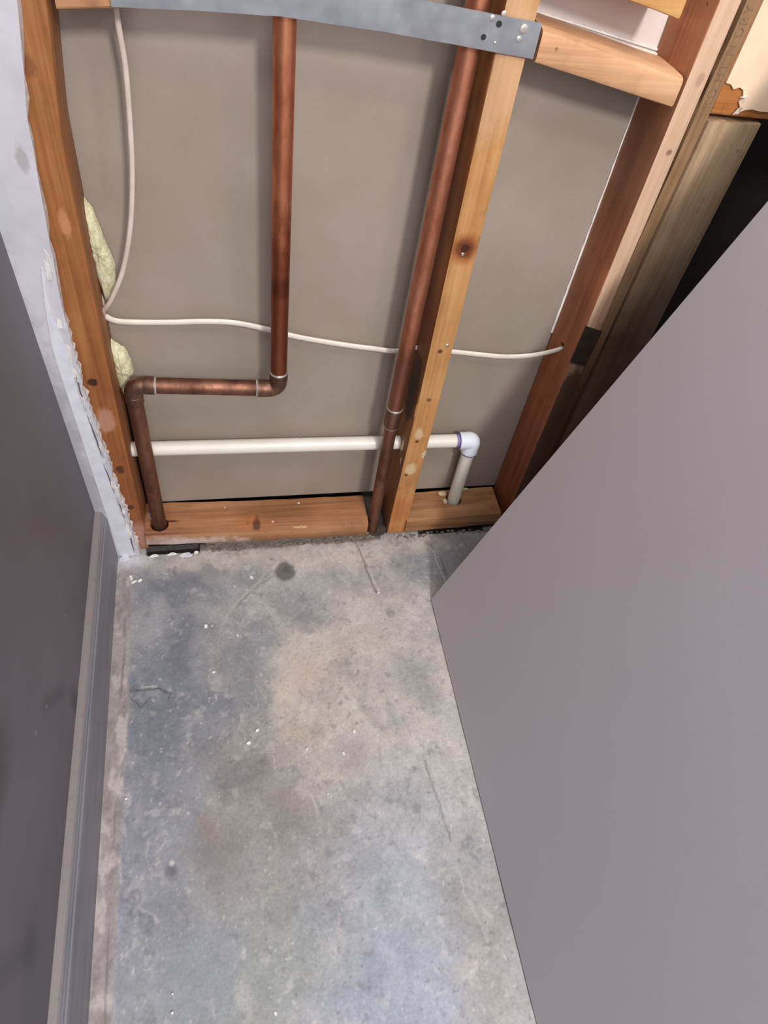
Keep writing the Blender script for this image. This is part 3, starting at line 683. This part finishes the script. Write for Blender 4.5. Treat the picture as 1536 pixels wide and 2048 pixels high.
bm = bmesh.new(); bm_tube(bm, smooth_path(vp, 6), .0026, .0019, 16, (0, 1, 0)); cv = link_mesh('cable', bm, M_CABLE_WARM, smooth=True)
tag(cv, 'off-white electrical cable hanging in a curve from the upper left block into the left stud', 'cable')
# let the hanging cable pass through its block
drill(blk3, [((-.1266, .034, .70), (-.1266, .034, .77), .0050)])

# insulation tufts between the left stud and the far wall
N = NT('fibreglass'); n = N.noise(N.pos, 160, 5, .65); c = N.ramp(n, [(0.3, lin((200, 190, 146))), (0.7, lin((240, 236, 204)))])
N.bump(N.noise(N.pos, 500, 4, .7), .8, .002); M_INS = N.out(c, .95, 0, .1)
def tuft(poly, y, th, seed, label):
    """fluffy wad filling an outline in the wall plane"""
    P2 = [at(px, py, 1, y) for (px, py) in poly]; cx_ = sum(p[0] for p in P2) / len(P2); cz_ = sum(p[2] for p in P2) / len(P2)
    bm = bmesh.new(); n = 64; L = 14; rings = []
    per = []
    for k in range(n):
        t = k / n * len(P2); i = int(t); f_ = t - i; a_, b_ = P2[i % len(P2)], P2[(i + 1) % len(P2)]; per.append((a_[0] + (b_[0] - a_[0]) * f_, a_[2] + (b_[2] - a_[2]) * f_))
    for l in range(L + 1):
        s = l / L; ring = []
        for k, (x, z) in enumerate(per):
            rr = s; h = math.sqrt(max(0, 1 - s * s)) * th
            nz = noise.noise(Vector((x * 160, z * 160, seed + s * 2))) * .0022 + noise.noise(Vector((x * 420, z * 420, seed))) * .0012
            ring.append(bm.verts.new((cx_ + (x - cx_) * rr * (1 + nz * 20), y - h * (1 + nz * 90) + .004, cz_ + (z - cz_) * rr * (1 + nz * 20))))
        rings.append(ring)
    for l in range(L):
        for k in range(n): bm.faces.new((rings[l][k], rings[l][(k + 1) % n], rings[l + 1][(k + 1) % n], rings[l + 1][k]))
    bk = [bm.verts.new((v.co.x, y + .006, v.co.z)) for v in rings[-1]]
    for k in range(n): bm.faces.new((rings[-1][k], rings[-1][(k + 1) % n], bk[(k + 1) % n], bk[k]))
    bm.faces.new(bk)
    bmesh.ops.remove_doubles(bm, verts=bm.verts[:], dist=1e-6)
    return tag(link_mesh('insulation_tuft', bm, M_INS, smooth=True), label, 'insulation')
tuft([(158, 385), (185, 420), (208, 480), (230, 530), (232, 575), (214, 610), (196, 560), (178, 500), (164, 440)], .050, .012, 1, 'long dull yellow insulation wad poking out beside the left stud above the cable hole')
tuft([(213, 675), (232, 690), (250, 700), (262, 722), (268, 745), (256, 765), (252, 795), (238, 775), (224, 730)], .046, .014, 7, 'bright pale yellow insulation tuft just left of the copper elbow')
tuft([(188, 560), (196, 575), (208, 605), (212, 625), (200, 622), (190, 590)], .046, .006, 11, 'tiny yellow insulation scrap right above the cable hole in the left stud')

# ------------------------------------------------------------------ torn drywall strip at the left corner
tz = [0, .04, .186, .319, .458, .566, .633, .70, .725, .80, 2.4]; tx = [-.1985, -.1995, -.2085, -.2175, -.2185, -.2125, -.2085, -.199, -.195, -.193, -.193]
def torn(z): return float(np.interp(z, tz, tx))
M_STRIP = plain('strip_paint', (192, 190, 196), .6, .04, 25, bump=.1, stains=[(w3(45, 320, 1, -.012), (.005, .02, .012), (150, 140, 140), .6), (w3(10, 420, 1, -.012), (.008, .02, .05), (176, 182, 186), .4), ((-.256, -.0125, .12), (.022, .05, .30), (152, 152, 158), .75)])  # last blob paints recess shading onto the strip's grey band
z = -.0; edge_pts = []
while z < .9:
    amp = .0016 if z < .42 else .0005
    edge_pts.append((torn(z) + random.uniform(-amp, amp) - (.0016 if (z < .42 and random.random() < .2) else 0), max(z, .001))); z += random.uniform(.0025, .007) if z < .42 else random.uniform(.012, .03)
edge_pts.append((-.193, 2.38))
left_pts = [(wl(z_) - .004, z_) for z_ in (2.38, .62, .5, .4, .3, .2, .1, .001)]
strip = prism('drywall_strip', edge_pts + left_pts, 'xz', -.0125, -.0008, M_CORE, None, back_shift=.003)
strip.data.materials.append(M_STRIP)
for p in strip.data.polygons:
    if p.normal.y < -.9: p.material_index = 1
tag(strip, 'remaining strip of pale drywall in the left corner with a ragged torn right edge', 'drywall')
# crumbled paper layers along the tear
M_WHITE = plain('joint_compound', (208, 209, 217), .7, .04, 60, bump=.15)
zs = list(np.arange(.004, .50, .006)); lb = [(-.2268 - (.0125) * min(z_, .4) / .38 + .012 * max(0, (z_ - .36) / .14) ** 2, z_) for z_ in zs]; rb_ = []
for z_ in zs:
    base = torn(z_) - .0065 - .001 * math.sin(z_ * 60) ; base -= .006 * max(0, (z_ - .36) / .14)
    rb_.append((max(base + random.uniform(-.0008, .0008), np.interp(z_, [l[1] for l in lb], [l[0] for l in lb]) + .001), z_))
prism('joint_compound', rb_ + lb[::-1], 'xz', -.0138, -.0124, M_WHITE, strip)
for k in range(26):
    z_ = random.uniform(.01, .40) if k < 22 else random.uniform(.4, .5); x_ = torn(z_) - random.uniform(.0005, .006); h = random.uniform(.008, .028); w = random.uniform(.002, .0045)
    yy = -.0126 - random.uniform(.0, .001); lift = random.uniform(.0008, .0028)
    sl = -.06
    pts3 = [(x_ - w, yy, z_), (x_ - w * .2 + sl * h * .5, yy - lift, z_ + h * .25), (x_ + random.uniform(0, .0015), yy - lift * 1.3, z_ + h * .1), (x_ + w * .5 + sl * h, yy - lift * .6, z_ + h * .8), (x_ - w * .5 + sl * h, yy, z_ + h)]
    pts3 = [pts3[0], pts3[2], pts3[3], pts3[4]]
    flake('torn_paper', pts3, .0005, M_PAPER if k % 3 else M_WHITE, strip)
M_CRACK = plain('crack_shadow_gap', (92, 84, 84), .9, .15, 90)
for (za, zb, off) in ((.012, .070, .0062), (.085, .135, .0052), (.150, .215, .0070), (.225, .300, .0058), (.315, .365, .0050)):
    zz = np.arange(za, zb, .006); aa = [(torn(z_) - off + random.uniform(-.0006, .0006), z_) for z_ in zz]; ww = [.0011 * math.sin(math.pi * (i + .5) / len(zz)) for i in range(len(zz))]
    prism('split', [(x_ + w_, z_) for (x_, z_), w_ in zip(aa, ww)] + [(x_ - w_ * .2, z_) for (x_, z_), w_ in list(zip(aa, ww))[::-1]], 'xz', -.0142, -.0130, M_CRACK, strip)
flake('torn_paper', [(-.2065, -.0135, .117), (-.1985, -.016, .1155), (-.1975, -.0165, .1165), (-.2060, -.014, .1195)], .0006, M_WHITE, strip)

# ------------------------------------------------------------------ plaster chips and scraps on the floor
def chip(px, py, L, Wd, ang, label, z0=None, h=.0016, on_plate=False, name='plaster_chip', mat=None, group=None):
    p = at(px, py, 2, z0 if z0 else .001)
    bm = bmesh.new(); n = random.randint(5, 7); low, hi_ = [], []
    for k in range(n):
        a_ = 2 * math.pi * k / n + random.uniform(-.3, .3); r1 = random.uniform(.75, 1.1)
        x = math.cos(a_) * L * .5 * r1; y = math.sin(a_) * Wd * .5 * r1
        X_, Y_ = x * math.cos(ang) - y * math.sin(ang), x * math.sin(ang) + y * math.cos(ang)
        low.append(bm.verts.new((X_, Y_, 0))); hi_.append(bm.verts.new((X_ * .8, Y_ * .8, h * random.uniform(.7, 1.2))))
    for k in range(n): bm.faces.new((low[k], low[(k + 1) % n], hi_[(k + 1) % n], hi_[k]))
    bm.faces.new(low[::-1]); bm.faces.new(hi_); bmesh.ops.triangulate(bm, faces=[f for f in bm.faces if len(f.verts) > 4])
    o = link_mesh(name, bm, mat or M_PLASTER); o.location = (p[0], p[1], (z0 if z0 else .0006)); 
    return tag(o, label, 'plaster chip' if name == 'plaster_chip' else 'scrap', group or 'white plaster chips scattered on the slab')
chip(262, 1155, .012, .0055, 1.9, 'longest white chip lying on the slab in the left corner below the plate')
chip(268, 1164, .010, .0055, .5, 'stubby white chip touching the longest corner chip from below')
chip(280, 1161, .009, .0050, .7, 'white chip lying just right of the two touching corner chips')
chip(503, 1155, .0075, .0080, .3, 'round white chip on the slab left of the dark round stain')
chip(412, 1252, .0060, .0100, .1, 'oval white chip on the dark blue-grey patch of slab')
chip(424, 1252, .0028, .0028, .3, 'tiny chip just right of the oval white chip')
chip(475, 1271, .0036, .0046, .2, 'small white chip right of the pale curved scratch in the slab')
chip(515, 1461, .0060, .0062, .6, 'upper of two white chips near the middle of the slab')
chip(497, 1486, .0066, .0060, .1, 'lower of two white chips near the middle of the slab')
chip(687, 1507, .0040, .0058, .5, 'small white chip on the brightest beige area of the slab')
chip(614, 1498, .0055, .0034, .5, 'flat grey-white chip between the pair of chips and the beige area')
chip(708, 1463, .0070, .0060, .9, 'pale dull chip on the purple-grey smudge in mid floor')
chip(252, 1598, .0035, .0035, .9, 'tiny white chip on the slab close to the left baseboard')
chip(469, 1173, .0030, .0034, .9, 'speck-sized chip left of the dark round stain')
chip(428, 1344, .0060, .0040, .2, 'small chip at the lower end of the pale curved scratch')
chip(344, 2026, .0042, .0042, .2, 'white chip at the bottom edge of the picture nearest the baseboard')
chip(551, 2027, .0040, .0060, .2, 'white chip at the bottom edge of the picture near mid floor')
chip(345, 1988, .0026, .0026, .2, 'tiny chip just above the bottom-edge chip near the baseboard')
chip(656, 1588, .0030, .0030, .2, 'tiny pale speck above the beige slanting scrape')
chip(757, 1186, .0040, .0040, .2, 'small chip at the end of the short floor crack')
g = 'white scraps along the gap under the plate'
chip(250, 1118, .018, .012, .5, 'white triangular drywall scrap at the foot of the torn strip', h=.006, name='drywall_scrap', mat=M_WHITE, group=g)
chip(345, 1108, .018, .007, .1, 'thin torn paper scrap at the left end of the gap under the plate', h=.0012, name='paper_scrap', mat=M_PAPER, group=g)
chip(372, 1110, .020, .011, .1, 'largest torn paper scrap in front of the gap under the plate', h=.0014, name='paper_scrap', mat=M_WHITE, group=g)
chip(392, 1105, .009, .007, .2, 'small paper scrap at the right end of the row of scraps', h=.0012, name='paper_scrap', mat=M_PAPER, group=g)
chip(308, 1112, .020, .006, .1, 'crumbly paper strip beside the foot of the left stud', h=.0014, name='paper_scrap', mat=M_PAPER, group=g)
g = 'white chips resting on the bottom plate'
def plate_chip(px, py, L, Wd, ang, label): chip(px, py, L, Wd, ang, label, z0=.0378, group=g)
plate_chip(450, 1016, .004, .003, .2, 'small chip on top of the left plate near its back edge')
plate_chip(545, 1044, .005, .003, .2, 'chip on top of the left plate right of the rusty stain')
plate_chip(597, 1007, .004, .0035, .2, 'chip at the back of the left plate near the middle')
chip(278, 1083, .006, .004, .2, 'bright chip lodged at the foot of the left stud', z0=.012, h=.004, group=g)
for i, (px, py, r) in enumerate(((300, 1010, .004), (306, 1028, .006), (304, 1040, .005))):
    p = at(px, py, 1, .035); 
lump('mortar_dab', (-.178, .035, .043), (.006, .010, .006), plain('dusty_mortar', (170, 146, 134), .9, .2, 90), pl, 12)
lump('mortar_dab', (-.174, .022, .045), (.004, .004, .007), M_PLASTER, pl, 13)
# concrete crumbs packed under the left plate
bm = bmesh.new()
for k in range(150):
    x = random.uniform(-.105, .17) if k < 110 else random.uniform(.20, .37); y = random.uniform(-.012, -.002) ; r = random.uniform(.0010, .0034)
    rr = bmesh.ops.create_icosphere(bm, subdivisions=1, radius=r)
    for v in rr['verts']: v.co = Vector((v.co.x * random.uniform(.8, 1.7) + x, v.co.y * random.uniform(.7, 1.2) + y, v.co.z * .8 + r * .35))
tag(link_mesh('concrete_crumbs', bm, plain('crumbs', (112, 100, 90), .9, .25, 140, bump=.4), smooth=False), 'grey concrete crumbs packed along the bottom plates on the slab', 'rubble', kind='stuff')
bm = bmesh.new(); bm_box(bm, -.10, .17, -.002, .04, -.004, .006, .002)
tag(link_mesh('mortar_bed', bm, plain('mortar', (112, 100, 90), .9, .2, 60, bump=.4)), 'grey-brown mortar bed under the long left bottom plate', 'mortar')
# dusty damp dark spot where the tall pipe enters the slab
lump('pipe_sealant', (.1725, .010, .002), (.020, .014, .006), plain('damp_grout', (64, 52, 46), .8, .2, 60), None, 21)
tag(bpy.data.objects['pipe_sealant'], 'dark damp grout where the tall copper pipe enters the slab', 'grout')

# ------------------------------------------------------------------ leaning panel on the right, low wall it rests on, dark recess
th = .0125; u = np.array([.29378, 0, .95587]); nrm = np.array([.95587, 0, -.29378]); b0 = np.array([.2372, 0, .0022])
Lp = 1.10; bm = bmesh.new()
def pp(s, t, y): q_ = b0 + u * s + nrm * t; return (q_[0], y, q_[2])
y0, y1 = -1.9, -.1334
V_ = [bm.verts.new(pp(s, t, y)) for y in (y0, y1) for (s, t) in ((0, 0), (Lp, 0), (Lp, th), (0, th))]
for f_ in ((0, 1, 2, 3), (7, 6, 5, 4), (0, 4, 5, 1), (1, 5, 6, 2), (2, 6, 7, 3), (3, 7, 4, 0)): bm.faces.new([V_[i] for i in f_])
bmesh.ops.bevel(bm, geom=bm.edges[:], offset=.0008, segments=2, affect='EDGES')
pan = link_mesh('leaning_panel', bm, M_PANEL)
tag(pan, 'large smooth grey panel leaning on the right, its bottom edge on the slab', 'panel')
bm = bmesh.new(); bm_box(bm, .5585, .68, -1.95, -.17, 0, 1.0); tag(link_mesh('wall_right', bm, M_DARK), kind='structure')  # unseen low wall, added to prop the panel and darken the void
bm = bmesh.new(); bm_box(bm, .5, 1.05, .30, .34, 0, 2.4); bm_box(bm, 1.0, 1.05, -.3, .30, 0, 2.4); bm_box(bm, .4690, .480, .062, .34, 0, 2.4)  # added enclosure, coloured near-black so the opening reads as a dark void
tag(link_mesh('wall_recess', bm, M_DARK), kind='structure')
# room shell
bm = bmesh.new(); bm_box(bm, -.9, 1.5, -2.3, .5, 2.4, 2.45); tag(link_mesh('ceiling', bm, M_ROOMWALL), kind='structure')
bm = bmesh.new(); bm_box(bm, .9, 1.5, -.0, .05, .86, 2.4); 
tag(link_mesh('wall_front', bm, M_ROOMWALL), kind='structure')
